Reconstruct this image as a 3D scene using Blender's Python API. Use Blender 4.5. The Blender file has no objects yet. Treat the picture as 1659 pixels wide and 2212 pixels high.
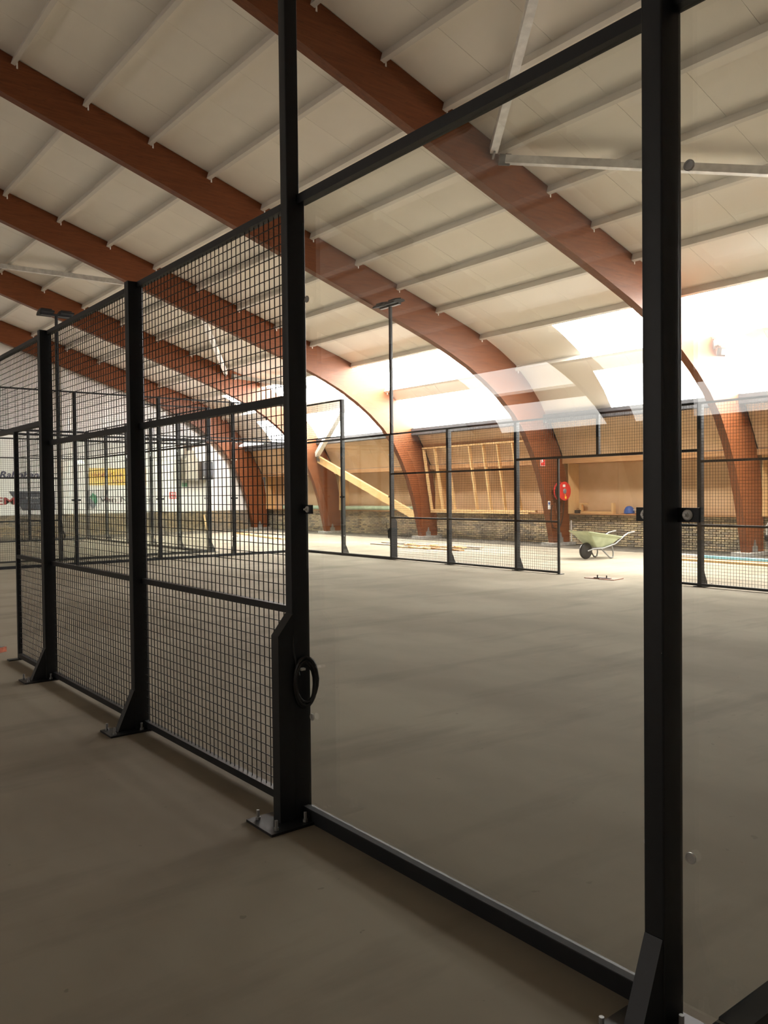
import bpy, math, random
from mathutils import Vector, Matrix
random.seed(7)
PI = math.pi
sc = bpy.context.scene
COL = sc.collection

# ------------------------------------------------------------------ camera
W, H, F = 1659.0, 2212.0, 1792.22
YAW, PITCH, ROLL, EYE = 0.666207, -0.021947, -0.010657, 1.5703
_s, _c = math.sin(YAW), math.cos(YAW)
_r = Vector((_c, -_s, 0)); _f = Vector((_s, _c, 0)); _u = Vector((0, 0, 1))
_f2 = _f*math.cos(PITCH) + _u*math.sin(PITCH); _u2 = _u*math.cos(PITCH) - _f*math.sin(PITCH)
_r3 = _r*math.cos(ROLL) + _u2*math.sin(ROLL); _u3 = _u2*math.cos(ROLL) - _r*math.sin(ROLL)
cd = bpy.data.cameras.new('camera'); cam = bpy.data.objects.new('camera', cd); COL.objects.link(cam)
cd.sensor_fit = 'VERTICAL'; cd.sensor_height = 36.0; cd.lens = F/H*36.0
cd.clip_start = 0.05; cd.clip_end = 200
M = Matrix.Identity(4)
for i in range(3):
    M[i][0] = _r3[i]; M[i][1] = _u3[i]; M[i][2] = -_f2[i]
M[0][3] = 0; M[1][3] = 0; M[2][3] = EYE
cam.matrix_world = M
sc.camera = cam

# ------------------------------------------------------------------ light
SKY_R = 39.0      # translucent roof sheets by the far wall (daylight behind them)
SKY_L = 5.0       # the same sheets along the opposite side of the hall
SKY_COL = (1.0, 0.975, 0.935)
wd = bpy.data.worlds.new('world'); sc.world = wd; wd.use_nodes = True
wd.node_tree.nodes['Background'].inputs[0].default_value = (0.75, 0.85, 1.0, 1)
wd.node_tree.nodes['Background'].inputs[1].default_value = 0.3
sc.view_settings.view_transform = 'Standard'
sc.view_settings.look = 'None'
sc.view_settings.exposure = 0.0
sc.view_settings.gamma = 1.0
sc.view_settings.use_curve_mapping = False
sc.cycles.use_denoising = True
sc.cycles.use_adaptive_sampling = True
sc.cycles.adaptive_threshold = 0.02
sc.cycles.max_bounces = 12
sc.cycles.diffuse_bounces = 6
sc.cycles.transparent_max_bounces = 48
sc.cycles.caustics_reflective = False
sc.cycles.caustics_refractive = False

# ------------------------------------------------------------------ materials
def new_mat(name):
    m = bpy.data.materials.new(name); m.use_nodes = True
    nt = m.node_tree; b = nt.nodes['Principled BSDF']
    return m, nt, b
def noise_col(nt, b, c1, c2, scale, detail=4, stretch=(1, 1, 1), lo=.35, hi=.65, coord='Object', rough=.5):
    tc = nt.nodes.new('ShaderNodeTexCoord'); mp = nt.nodes.new('ShaderNodeMapping')
    mp.inputs['Scale'].default_value = stretch
    nz = nt.nodes.new('ShaderNodeTexNoise'); nz.inputs['Scale'].default_value = scale
    nz.inputs['Detail'].default_value = detail; nz.inputs['Roughness'].default_value = rough
    cr = nt.nodes.new('ShaderNodeValToRGB')
    cr.color_ramp.elements[0].position = lo; cr.color_ramp.elements[1].position = hi
    cr.color_ramp.elements[0].color = (*c1, 1); cr.color_ramp.elements[1].color = (*c2, 1)
    nt.links.new(tc.outputs[coord], mp.inputs[0]); nt.links.new(mp.outputs[0], nz.inputs['Vector'])
    nt.links.new(nz.outputs[0], cr.inputs[0]); nt.links.new(cr.outputs[0], b.inputs['Base Color'])
    return cr, nz, mp
def flat(name, col, rough=.6, metal=0, spec=.5, var=.12, scale=6):
    m, nt, b = new_mat(name)
    d = tuple(max(0, c*(1-var)) for c in col); e = tuple(min(1, c*(1+var)) for c in col)
    noise_col(nt, b, d, e, scale)
    b.inputs['Roughness'].default_value = rough; b.inputs['Metallic'].default_value = metal
    b.inputs['Specular IOR Level'].default_value = spec
    return m
MAT = {}
MAT['black'] = flat('black_powder_coat', (.0095, .0108, .0130), .46, 0, .4, .1, 30)
MAT['wire'] = flat('black_wire', (.011, .0105, .010), .5, 0, .3, .05, 30)
MAT['zinc'] = flat('zinc_steel', (.30, .30, .295), .45, .4)
MAT['galv'] = flat('galvanised_tube', (.27, .27, .26), .45, .4)
MAT['bolt'] = flat('bright_bolt_steel', (.72, .71, .68), .35, .15)
MAT['alu'] = flat('grey_aluminium', (.075, .075, .08), .85, .0, .08)
MAT['white'] = flat('white_sheet', (.86, .825, .76), .45, 0, .45, .025, .7)
MAT['purlin'] = flat('white_purlin', (.74, .71, .66), .5, 0, .4, .03, 2)
MAT['gable'] = flat('gable_white', (.78, .77, .74), .5, 0, .4, .03, 1)
MAT['matte'] = flat('matte_black_rubber', (.012, .012, .012), .95, 0, .05)
MAT['rubber'] = flat('black_rubber', (.014, .014, .014), .38)
MAT['concrete'] = flat('plinth_concrete', (.36, .34, .31), .9, 0, .2, .2, 12)
MAT['mortar'] = flat('mortar', (.22, .205, .18), .95, 0, .1, .2, 20)
MAT['ledge'] = flat('dark_grey_gutter', (.055, .055, .06), .5)
MAT['green_pipe'] = flat('pale_green_pipe', (.50, .66, .50), .4)
MAT['tub'] = flat('pale_green_tub', (.46, .52, .34), .5, 0, .4, .12, 5)
MAT['red'] = flat('signal_red', (.62, .03, .025), .4)
MAT['darkred'] = flat('dark_red_paint', (.33, .03, .03), .5)
MAT['navy'] = flat('navy_paint', (.03, .03, .09), .5)
MAT['slate'] = flat('slate_blue_panel', (.05, .055, .075), .5)
MAT['yellow'] = flat('yellow_banner', (.80, .50, .04), .6)
MAT['yellow2'] = flat('yellow_sticker', (.85, .55, .05), .6)
MAT['whitepaint'] = flat('white_print', (.8, .8, .78), .6)
MAT['green'] = flat('green_print', (.07, .30, .16), .5)
MAT['grey'] = flat('grey_print', (.22, .23, .25), .5)
MAT['unit'] = flat('taupe_casing', (.36, .32, .27), .5)
MAT['dark'] = flat('dark_casing', (.02, .021, .022), .5)
MAT['blue'] = flat('blue_plastic', (.04, .11, .38), .4)
MAT['cyan'] = flat('cyan_foam', (.30, .66, .80), .7)
MAT['brickorange'] = flat('orange_clay', (.45, .14, .08), .8, 0, .3, .25, 30)
MAT['rust'] = flat('brown_plate', (.30, .13, .08), .7)
MAT['cloth'] = flat('white_strip', (.8, .8, .78), .8)

def wood(name, c1, c2, axis, scale=3.0, rough=.55, fleck=None):
    m, nt, b = new_mat(name)
    st = [1, 1, 1]
    st = {'x': (1, 14, 14), 'y': (14, 1, 14), 'z': (14, 14, 1)}[axis]
    cr, nz, mp = noise_col(nt, b, c1, c2, scale, 6, st, .3, .7, rough=.65)
    if fleck:
        n2 = nt.nodes.new('ShaderNodeTexNoise'); n2.inputs['Scale'].default_value = 9; n2.inputs['Detail'].default_value = 2
        mp2 = nt.nodes.new('ShaderNodeMapping'); mp2.inputs['Scale'].default_value = {'x': (.7, 5, 5), 'y': (5, .7, 5), 'z': (5, 5, .7)}[axis]
        tc = nt.nodes.new('ShaderNodeTexCoord'); nt.links.new(tc.outputs['Object'], mp2.inputs[0]); nt.links.new(mp2.outputs[0], n2.inputs['Vector'])
        r2 = nt.nodes.new('ShaderNodeValToRGB'); r2.color_ramp.elements[0].position = .66; r2.color_ramp.elements[1].position = .72
        r2.color_ramp.elements[0].color = (0, 0, 0, 1); r2.color_ramp.elements[1].color = (.65, .65, .65, 1)
        nt.links.new(n2.outputs[0], r2.inputs[0])
        mx = nt.nodes.new('ShaderNodeMixRGB'); mx.inputs[2].default_value = (*fleck, 1)
        nt.links.new(r2.outputs[0], mx.inputs[0]); nt.links.new(cr.outputs[0], mx.inputs[1])
        nt.links.new(mx.outputs[0], b.inputs['Base Color'])
    b.inputs['Roughness'].default_value = rough; b.inputs['Specular IOR Level'].default_value = .35
    return m
MAT['glulam'] = wood('red_brown_glulam', (.130, .037, .0115), (.210, .066, .0200), 'x', 1.6, .5, (.07, .022, .011))
MAT['pine'] = wood('fresh_pine', (.70, .45, .20), (.82, .58, .30), 'y', 2.5)
MAT['pine_z'] = wood('fresh_pine_upright', (.70, .45, .20), (.82, .58, .30), 'z', 2.5)
MAT['oldpine'] = wood('stained_pine', (.42, .22, .10), (.55, .31, .15), 'y', 2.5)
MAT['greywood'] = wood('weathered_plank', (.32, .26, .20), (.50, .42, .33), 'y', 3)
m, nt, b = new_mat('brown_hardboard'); MAT['board'] = m
noise_col(nt, b, (.58, .385, .22), (.67, .465, .29), 1.3, 3)
b.inputs['Roughness'].default_value = .6; b.inputs['Specular IOR Level'].default_value = .3
# bricks: a few clay tones, sooty patches in world space
def brick_mat(i, c):
    m, nt, b = new_mat('clay_brick_%d' % i)
    cr, nz, mp = noise_col(nt, b, tuple(x*.82 for x in c), tuple(min(1, x*1.12) for x in c), 18, 3)
    g = nt.nodes.new('ShaderNodeNewGeometry'); n2 = nt.nodes.new('ShaderNodeTexNoise'); n2.inputs['Scale'].default_value = .85
    n2.inputs['Detail'].default_value = 4
    r2 = nt.nodes.new('ShaderNodeValToRGB'); r2.color_ramp.elements[0].position = .46; r2.color_ramp.elements[1].position = .60
    r2.color_ramp.elements[0].color = (0, 0, 0, 1); r2.color_ramp.elements[1].color = (.62, .62, .62, 1)
    mx = nt.nodes.new('ShaderNodeMixRGB'); mx.inputs[2].default_value = (.20, .18, .16, 1)
    nt.links.new(g.outputs['Position'], n2.inputs['Vector']); nt.links.new(n2.outputs[0], r2.inputs[0])
    nt.links.new(r2.outputs[0], mx.inputs[0]); nt.links.new(cr.outputs[0], mx.inputs[1]); nt.links.new(mx.outputs[0], b.inputs['Base Color'])
    b.inputs['Roughness'].default_value = .9; b.inputs['Specular IOR Level'].default_value = .2
    return m
BRICKS = [brick_mat(i, c) for i, c in enumerate([(.74, .62, .40), (.62, .52, .35), (.48, .41, .31), (.68, .55, .38), (.36, .32, .26)])]
# concrete floor
m, nt, b = new_mat('power_floated_concrete'); MAT['floor'] = m
cr, nz, mp = noise_col(nt, b, (.215, .184, .140), (.290, .254, .200), .6, 6, (1, .55, 1), .36, .64, rough=.55)
n2 = nt.nodes.new('ShaderNodeTexNoise'); n2.inputs['Scale'].default_value = 1.1; n2.inputs['Detail'].default_value = 6; n2.inputs['Roughness'].default_value = .6
mp2 = nt.nodes.new('ShaderNodeMapping'); mp2.inputs['Scale'].default_value = (.35, 1.5, 1); mp2.inputs['Rotation'].default_value = (0, 0, .25)
tc = nt.nodes.new('ShaderNodeTexCoord'); nt.links.new(tc.outputs['Object'], mp2.inputs[0]); nt.links.new(mp2.outputs[0], n2.inputs['Vector'])
r2 = nt.nodes.new('ShaderNodeValToRGB'); r2.color_ramp.elements[0].position = .52; r2.color_ramp.elements[1].position = .74
r2.color_ramp.elements[0].color = (0, 0, 0, 1); r2.color_ramp.elements[1].color = (.75, .75, .75, 1)
mx = nt.nodes.new('ShaderNodeMixRGB'); mx.inputs[2].default_value = (.160, .136, .102, 1)
n3 = nt.nodes.new('ShaderNodeTexNoise'); n3.inputs['Scale'].default_value = 14; n3.inputs['Detail'].default_value = 2
r3 = nt.nodes.new('ShaderNodeValToRGB'); r3.color_ramp.elements[0].position = .735; r3.color_ramp.elements[1].position = .75
r3.color_ramp.elements[0].color = (0, 0, 0, 1); r3.color_ramp.elements[1].color = (.55, .55, .55, 1)
mx3 = nt.nodes.new('ShaderNodeMixRGB'); mx3.inputs[2].default_value = (.16, .13, .10, 1)
nt.links.new(n2.outputs[0], r2.inputs[0]); nt.links.new(r2.outputs[0], mx.inputs[0]); nt.links.new(cr.outputs[0], mx.inputs[1])
nt.links.new(tc.outputs['Object'], n3.inputs['Vector']); nt.links.new(n3.outputs[0], r3.inputs[0]); nt.links.new(r3.outputs[0], mx3.inputs[0])
nt.links.new(mx.outputs[0], mx3.inputs[1]); nt.links.new(mx3.outputs[0], b.inputs['Base Color'])
b.inputs['Roughness'].default_value = .85; b.inputs['Specular IOR Level'].default_value = .06
# clear toughened glass: thin pane, reflection by Fresnel
m = bpy.data.materials.new('toughened_glass'); m.use_nodes = True; nt = m.node_tree; MAT['glass'] = m
for n in list(nt.nodes): nt.nodes.remove(n)
o_ = nt.nodes.new('ShaderNodeOutputMaterial'); mix = nt.nodes.new('ShaderNodeMixShader')
tr = nt.nodes.new('ShaderNodeBsdfTransparent'); tr.inputs[0].default_value = (.972, .985, .970, 1)
gl = nt.nodes.new('ShaderNodeBsdfGlossy'); gl.inputs['Roughness'].default_value = 0.0; gl.inputs[0].default_value = (1, 1, 1, 1)
fr = nt.nodes.new('ShaderNodeFresnel')
ge = nt.nodes.new('ShaderNodeNewGeometry'); im = nt.nodes.new('ShaderNodeMix'); im.inputs[2].default_value = 1.5; im.inputs[3].default_value = 1/1.5
nt.links.new(ge.outputs['Backfacing'], im.inputs[0]); nt.links.new(im.outputs[0], fr.inputs['IOR'])   # same reflectance on both faces of the pane
nt.links.new(fr.outputs[0], mix.inputs[0]); nt.links.new(tr.outputs[0], mix.inputs[1]); nt.links.new(gl.outputs[0], mix.inputs[2])
nt.links.new(mix.outputs[0], o_.inputs[0])
# daylit translucent sheet
def sheet(name, strength):
    m, nt, b = new_mat(name)
    b.inputs['Base Color'].default_value = (.85, .84, .8, 1)
    b.inputs['Emission Color'].default_value = (*SKY_COL, 1)
    b.inputs['Emission Strength'].default_value = strength
    b.inputs['Roughness'].default_value = .5
    return m
MAT['sky_r'] = sheet('daylit_translucent_sheet', SKY_R)
MAT['sky_l'] = sheet('daylit_translucent_sheet_opposite', SKY_L)

# ------------------------------------------------------------------ mesh helpers
class MB:
    def __init__(s): s.v = []; s.f = []; s.mi = []; s.cur = 0
    def add(s, vs, fs):
        n = len(s.v); s.v += [tuple(v) for v in vs]
        for f in fs: s.f.append(tuple(i+n for i in f)); s.mi.append(s.cur)
        return s
    def box(s, x0, x1, y0, y1, z0, z1):
        v = [(x0,y0,z0),(x1,y0,z0),(x1,y1,z0),(x0,y1,z0),(x0,y0,z1),(x1,y0,z1),(x1,y1,z1),(x0,y1,z1)]
        return s.add(v, [(0,3,2,1),(4,5,6,7),(0,1,5,4),(1,2,6,5),(2,3,7,6),(3,0,4,7)])
    def prism(s, poly, a, b, axis='y'):
        # poly: list of 2D points; axis y -> (x,z) pairs, x -> (y,z), z -> (x,y)
        n = len(poly)
        def P(p, t): return {'y': (p[0], t, p[1]), 'x': (t, p[0], p[1]), 'z': (p[0], p[1], t)}[axis]
        vs = [P(p, a) for p in poly] + [P(p, b) for p in poly]
        fs = [tuple(range(n)), tuple(range(2*n-1, n-1, -1))] + [(i, i+n, (i+1) % n+n, (i+1) % n) for i in range(n)]
        return s.add(vs, fs)
    def rrect(s, x0, x1, y0, y1, z0, z1, r=.006, k=3):
        pts = []
        for cx, cy, a0 in ((x1-r, y1-r, 0), (x0+r, y1-r, PI/2), (x0+r, y0+r, PI), (x1-r, y0+r, 1.5*PI)):
            for i in range(k+1):
                a = a0 + i*PI/2/k; pts.append((cx+r*math.cos(a), cy+r*math.sin(a)))
        return s.prism(pts, z0, z1, 'z')
    def beam(s, a, b, w, h, up=(0, 0, 1)):
        a = Vector(a); b = Vector(b); d = (b-a).normalized(); up = Vector(up)
        sd = d.cross(up).normalized(); u2 = sd.cross(d)
        vs = []
        for p in (a, b):
            for i, j in ((-1,-1), (1,-1), (1,1), (-1,1)): vs.append(p + sd*i*w/2 + u2*j*h/2)
        return s.add(vs, [(0,1,2,3),(7,6,5,4),(0,4,5,1),(1,5,6,2),(2,6,7,3),(3,7,4,0)])
    def tube(s, pts, r, n=8, closed=False):
        pts = [Vector(p) for p in pts]; m = len(pts); rings = []
        prev = None
        for i, p in enumerate(pts):
            if closed: d = (pts[(i+1) % m]-pts[i-1]).normalized()
            else: d = (pts[min(i+1, m-1)]-pts[max(i-1, 0)]).normalized()
            if prev is None:
                ref = Vector((0, 0, 1)) if abs(d.z) < .9 else Vector((1, 0, 0))
                a = d.cross(ref).normalized()
            else:
                a = (prev - d*prev.dot(d)).normalized()
            prev = a; b2 = d.cross(a)
            rings.append([p + (a*math.cos(2*PI*k/n)+b2*math.sin(2*PI*k/n))*(r[i] if isinstance(r, (list, tuple)) else r) for k in range(n)])
        vs = [v for R in rings for v in R]; fs = []
        for i in range(m if closed else m-1):
            j = (i+1) % m
            for k in range(n): fs.append((i*n+k, i*n+(k+1) % n, j*n+(k+1) % n, j*n+k))
        if not closed:
            fs.append(tuple(range(n-1, -1, -1))); fs.append(tuple((m-1)*n+k for k in range(n)))
        return s.add(vs, fs)
    def lathe(s, prof, n=20, axis='z', c=(0, 0, 0)):
        vs = []
        for r, t in prof:
            for k in range(n):
                a = 2*PI*k/n; x, y = r*math.cos(a), r*math.sin(a)
                p = {'z': (x, y, t), 'y': (x, t, y), 'x': (t, x, y)}[axis]
                vs.append((p[0]+c[0], p[1]+c[1], p[2]+c[2]))
        fs = []
        for i in range(len(prof)-1):
            for k in range(n): fs.append((i*n+k, i*n+(k+1) % n, (i+1)*n+(k+1) % n, (i+1)*n+k))
        fs.append(tuple(range(n))); fs.append(tuple((len(prof)-1)*n+k for k in range(n-1, -1, -1)))
        return s.add(vs, fs)
    def mesh(s, name, mats, smooth=False):
        me = bpy.data.meshes.new(name); me.from_pydata(s.v, [], s.f)
        if not isinstance(mats, (list, tuple)): mats = [mats]
        for m in mats: me.materials.append(m if not isinstance(m, str) else MAT[m])
        if len(mats) > 1: me.polygons.foreach_set('material_index', s.mi)
        me.update()
        import bmesh
        bm = bmesh.new(); bm.from_mesh(me); bmesh.ops.recalc_face_normals(bm, faces=bm.faces); bm.to_mesh(me); bm.free()
        if smooth:
            me.polygons.foreach_set('use_smooth', [True]*len(me.polygons))
            try: me.set_sharp_from_angle(angle=math.radians(35))
            except Exception: pass
        return me
def link(name, data, parent=None, loc=(0, 0, 0), rotz=0):
    o = bpy.data.objects.new(name, data); COL.objects.link(o)
    o.location = loc; o.rotation_euler = (0, 0, rotz)
    if parent is not None: o.parent = parent
    return o
def part(name, mb, mat, parent=None, smooth=False, loc=(0, 0, 0), kind=None, label=None):
    o = link(name, mb if isinstance(mb, bpy.types.Mesh) else mb.mesh(name, mat, smooth), parent, loc)
    if kind: o['kind'] = kind
    if label: o['label'] = label
    return o
def tag(o, label, cat, group=None):
    o['label'] = label; o['category'] = cat
    if group: o['group'] = group
    return o
def thing(name, label, cat, loc=(0, 0, 0), rotz=0, group=None):
    return tag(link(name, None, None, loc, rotz), label, cat, group)
def struct(name, mb, mat, parent=None, smooth=False):
    o = part(name, mb, mat, parent, smooth)
    o['kind'] = 'structure'
    return o
def text_mesh(body, size, mat, shear=0, ext=.004, bold=0):
    cu = bpy.data.curves.new('txt', 'FONT'); cu.body = body; cu.size = size; cu.extrude = ext; cu.shear = shear; cu.offset = bold
    cu.resolution_u = 3
    o = bpy.data.objects.new('txt', cu); COL.objects.link(o)
    dg = bpy.context.evaluated_depsgraph_get(); me = bpy.data.meshes.new_from_object(o.evaluated_get(dg))
    bpy.data.objects.remove(o); me.materials.clear(); me.materials.append(MAT[mat]); return me
def wall_text(name, body, size, mat, x, y, z, width, parent, shear=0, bold=0):
    me = text_mesh(body, size, mat, shear, .004, bold)
    xs = [v.co.x for v in me.vertices]; w = max(xs)-min(xs); x0 = min(xs); k = width/w
    for v in me.vertices: v.co = Vector(((v.co.x-x0)*k, -v.co.z, v.co.y))   # readable from -Y
    return part(name, me, None, parent, loc=(x, y, z))

# ================================================================== the hall
SP = 5.898; ARCH_Y = [4.275 + SP*k for k in range(-2, 6)]     # arch centre lines, the last one stands in the gable
TH = .19                                                      # arch thickness
YB, YF = -8.0, 34.08                                         # inner faces of the two gables
OUTP = [(0.00, 10.81), (3.69, 9.66), (7.38, 8.51), (11.07, 7.36), (14.32, 6.34), (15.30, 6.03), (15.97, 5.80), (16.49, 5.57), (16.98, 5.31), (17.33, 5.10), (17.79, 4.71), (18.24, 4.24), (18.55, 3.81), (18.88, 3.27), (19.13, 2.85), (19.38, 2.25), (19.51, 1.66), (19.56, 1.06), (19.58, 0.08)]
INNP = [(0.00, 10.13), (3.93, 8.85), (7.59, 7.66), (10.90, 6.57), (13.35, 5.77), (14.32, 5.43), (15.21, 5.07), (15.84, 4.76), (16.38, 4.42), (16.93, 4.02), (17.41, 3.58), (17.79, 3.09), (18.17, 2.38), (18.45, 1.69), (18.66, 0.95), (18.86, 0.08)]
def resample(pts, n):
    L = [0]
    for a, b2 in zip(pts, pts[1:]): L.append(L[-1]+math.dist(a, b2))
    out = []
    for i in range(n):
        t = L[-1]*i/(n-1); k = 0
        while k < len(L)-2 and L[k+1] < t: k += 1
        u = (t-L[k])/(L[k+1]-L[k]); out.append((pts[k][0]+(pts[k+1][0]-pts[k][0])*u, pts[k][1]+(pts[k+1][1]-pts[k][1])*u))
    return out
def offset(pts, d):
    out = []
    for i, p in enumerate(pts):
        a = pts[max(i-1, 0)]; b2 = pts[min(i+1, len(pts)-1)]
        tx, tz = b2[0]-a[0], b2[1]-a[1]; l = math.hypot(tx, tz)
        out.append((p[0]-tz/l*d, p[1]+tx/l*d))
    return out
def at_x(X):
    for a, b2 in zip(OUTP, OUTP[1:]):
        if a[0] <= X <= b2[0]:
            u = (X-a[0])/(b2[0]-a[0]); tx, tz = b2[0]-a[0], b2[1]-a[1]; l = math.hypot(tx, tz)
            return Vector((X, 0, a[1]+(b2[1]-a[1])*u)), Vector((tx/l, 0, tz/l)), Vector((-tz/l, 0, tx/l))

XW_ = 19.84
# floor
floor = struct('floor', MB().box(-20.3, 20.3, YB-.2, YF+.2, -.15, 0), 'floor')

MAT['dirt'] = flat('raw_dark_screed', (.10, .088, .072), .95, 0, .1, .35, 5)
part('bare_strip', MB().box(18.25, XW_, YB, YF, 0, .006), 'dirt', floor)
part('bare_strip', MB().box(-12.0, 18.25, 31.9, YF, 0, .006), 'dirt', floor)

# roof: outer deck (keeps the daylight out), sheets, translucent sheets and purlins hang under it
deck = MB()
cut = [p for p in OUTP if p[0] <= 18.7]
topline = offset(cut, .12); topline[0] = (0, OUTP[0][1]+.13)
topline = topline + [(19.2, 3.95), (20.25, 3.5), (20.25, 2.37)]
full = [(-x, z) for x, z in reversed(topline[1:])] + topline
low = [(x*.9985, z-.04) for x, z in full]
vs = []; fs = []
for (x, z), (x2, z2) in zip(full, low):
    vs += [(x, YB-.2, z), (x, YF+.2, z), (x2, YB-.2, z2), (x2, YF+.2, z2)]
for i in range(len(full)-1):
    a = 4*i; b2 = a+4
    fs += [(a, a+1, b2+1, b2), (a+2, b2+2, b2+3, a+3), (a, b2, b2+2, a+2), (a+1, a+3, b2+3, b2+1)]
fs += [(0, 2, 3, 1), (len(vs)-4, len(vs)-3, len(vs)-1, len(vs)-2)]
ceiling = struct('ceiling', MB().add(vs, fs), 'ledge')
def strip_mesh(name, poly, th, y0, y1, mat):
    up = offset(poly, th); vs = []; fs = []; n = len(poly)
    for (x, z), (x2, z2) in zip(poly, up): vs += [(x, y0, z), (x, y1, z), (x2, y0, z2), (x2, y1, z2)]
    for i in range(n-1):
        a = 4*i; b2 = a+4
        fs += [(a, b2, b2+1, a+1), (a+2, a+3, b2+3, b2+2), (a, a+2, b2+2, b2), (a+1, b2+1, b2+3, a+3)]
    fs += [(0, 1, 3, 2), (4*n-4, 4*n-2, 4*n-1, 4*n-3)]
    mb = MB().add(vs, fs)
    return mb.mesh(name, mat, True)
PW = SP/5; GAP = .005
slope_pts = offset([p for p in OUTP if p[0] <= 16.0], .012); slope_pts[0] = (0.0, OUTP[0][1]+.013)
knee_pts = offset([p for p in OUTP if 15.95 <= p[0] <= 18.6], .012)
sky1_pts = offset([p for p in OUTP if 15.95 <= p[0] <= 17.34], .012)
band_pts = offset([p for p in OUTP if 17.3 <= p[0] <= 17.80], .012)
sky2_pts = offset([p for p in OUTP if 17.75 <= p[0] <= 18.6], .012)
meshes = {}
for side in (1, -1):
    for nm, poly, mt in (('slope', slope_pts, 'white'), ('knee', knee_pts, 'white'), ('band', band_pts, 'white'),
                         ('sky1', sky1_pts, 'sky_r' if side > 0 else 'sky_l'), ('sky2', sky2_pts, 'sky_r' if side > 0 else 'sky_l')):
        me = strip_mesh('roof_panel' if nm[:3] != 'sky' else 'skylight_sheet', poly, .05, -PW/2+GAP/2, PW/2-GAP/2, mt)
        if side < 0:
            for v in me.vertices: v.co.x = -v.co.x
            me.flip_normals()
        meshes[(side, nm)] = me
y = ARCH_Y[0]
k = 0
while y + PW*k < YF-.02:
    yc = y + PW*(k+.5)
    bay = k//5; idx = k % 5
    if yc+PW/2 > YF: break
    for side in (1, -1):
        part('roof_panel', meshes[(side, 'slope')], None, ceiling, loc=(0, yc, 0))
        # lit sheets in the bay before the gable are added to brighten the end wall; in the bay with the wheelbarrow two sheets by the arch are opaque
        sky = (bay <= 5 or idx <= 2) and not (bay == 3 and idx >= 3) and bay >= 2
        if side < 0: sky = bay in (2, 3, 4)
        if sky:
            for nm in ('sky1', 'sky2'): part('skylight_sheet', meshes[(side, nm)], None, ceiling, loc=(0, yc, 0), label='glowing white translucent roof sheet')
            part('roof_panel', meshes[(side, 'band')], None, ceiling, loc=(0, yc, 0))
        else: part('roof_panel', meshes[(side, 'knee')], None, ceiling, loc=(0, yc, 0))
    k += 1
PX = [0.39, 1.66, 2.93, 4.20, 5.47, 6.75, 8.02, 9.29, 10.56, 11.83, 13.09, 14.38, 15.95, 17.36]
def purlin_mesh(X, y0, y1, sgn):
    P, t, n = at_x(X)
    c = [P + t*a + n*b2 for a, b2 in ((-.04, -.135), (.04, -.135), (.04, .011), (-.04, .011))]
    mb = MB().prism([(sgn*p.x, p.z) for p in c], y0, y1, 'y')
    return mb.mesh('purlin', 'purlin')
for X in PX:
    me = purlin_mesh(X, TH/2+.002, SP-TH/2-.002, 1)
    for j in range(len(ARCH_Y)-1):
        if j >= 1: part('purlin', me, None, ceiling, loc=(0, ARCH_Y[j], 0))
    part('purlin', purlin_mesh(X, ARCH_Y[0], ARCH_Y[-1], -1), None, ceiling)

# arches
N = 34
oR, iR = resample(OUTP, N), resample(INNP, N)
def rafter_mesh(sgn):
    vs = []; fs = []
    for (x, z), (x2, z2) in zip(oR, iR):
        vs += [(sgn*x, -TH/2, z), (sgn*x, TH/2, z), (sgn*x2, -TH/2, z2), (sgn*x2, TH/2, z2)]
    for i in range(N-1):
        a = 4*i; b2 = a+4
        fs += [(a, a+1, b2+1, b2), (a+2, b2+2, b2+3, a+3), (a, b2, b2+2, a+2), (a+1, a+3, b2+3, b2+1)]
    fs += [(0, 2, 3, 1), (4*N-4, 4*N-3, 4*N-1, 4*N-2)]
    return MB().add(vs, fs).mesh('rafter', 'glulam', True)
rafR, rafL = rafter_mesh(1), rafter_mesh(-1)
hang = MB()
hang.box(-.014, .014, -.005, 0, -.17, .0); hangm = hang.mesh('purlin_hanger', 'whitepaint')
foot = MB(); foot.box(18.68, 19.68, -.24, .24, 0, .085); footm = foot.mesh('plinth', 'concrete')
fb = MB()
fb.box(19.05, 19.27, -TH/2-.012, -TH/2, .085, .23); fb.prism([(19.10, .23), (19.22, .23), (19.18, .38), (19.14, .38)], -TH/2-.012, -TH/2, 'y')
fb.box(19.05, 19.27, -TH/2-.06, -TH/2-.0, .085, .098)
fbm = fb.mesh('foot_bracket', 'galv')
for j, yy in enumerate(ARCH_Y):
    jj = j-1
    lab = {-1: 'timber arch behind the photographer by the back gable', 0: 'timber arch behind the photographer', 1: 'red-brown timber arch overhead, nearest to the camera',
           2: 'red-brown timber arch landing right of the nearest black post', 3: 'red-brown timber arch that carries the red hose reel',
           4: 'red-brown timber arch at the low end of the diagonal pine brace', 5: 'red-brown timber arch at the high end of the diagonal pine brace',
           6: 'farthest timber arch, standing against the white end wall'}[jj]
    if jj < 2: lab = ['timber arch at the back gable, behind the camera and unseen', 'timber arch behind the camera, second from the unseen back gable', 'timber arch above the camera position, out of the frame'][jj+1]
    A = thing('timber_arch', lab, 'arch', (0, yy, 0), 0, 'laminated timber arches')
    part('rafter', rafR, None, A); part('rafter', rafL, None, A)
    part('plinth', footm, None, A); part('foot_bracket', fbm, None, A)
    if jj >= 1:
        for X in PX[3:]:
            P, t, n = at_x(X); part('purlin_hanger', hangm, None, A, loc=(P.x+.03, -TH/2-.001, P.z-.01))

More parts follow.
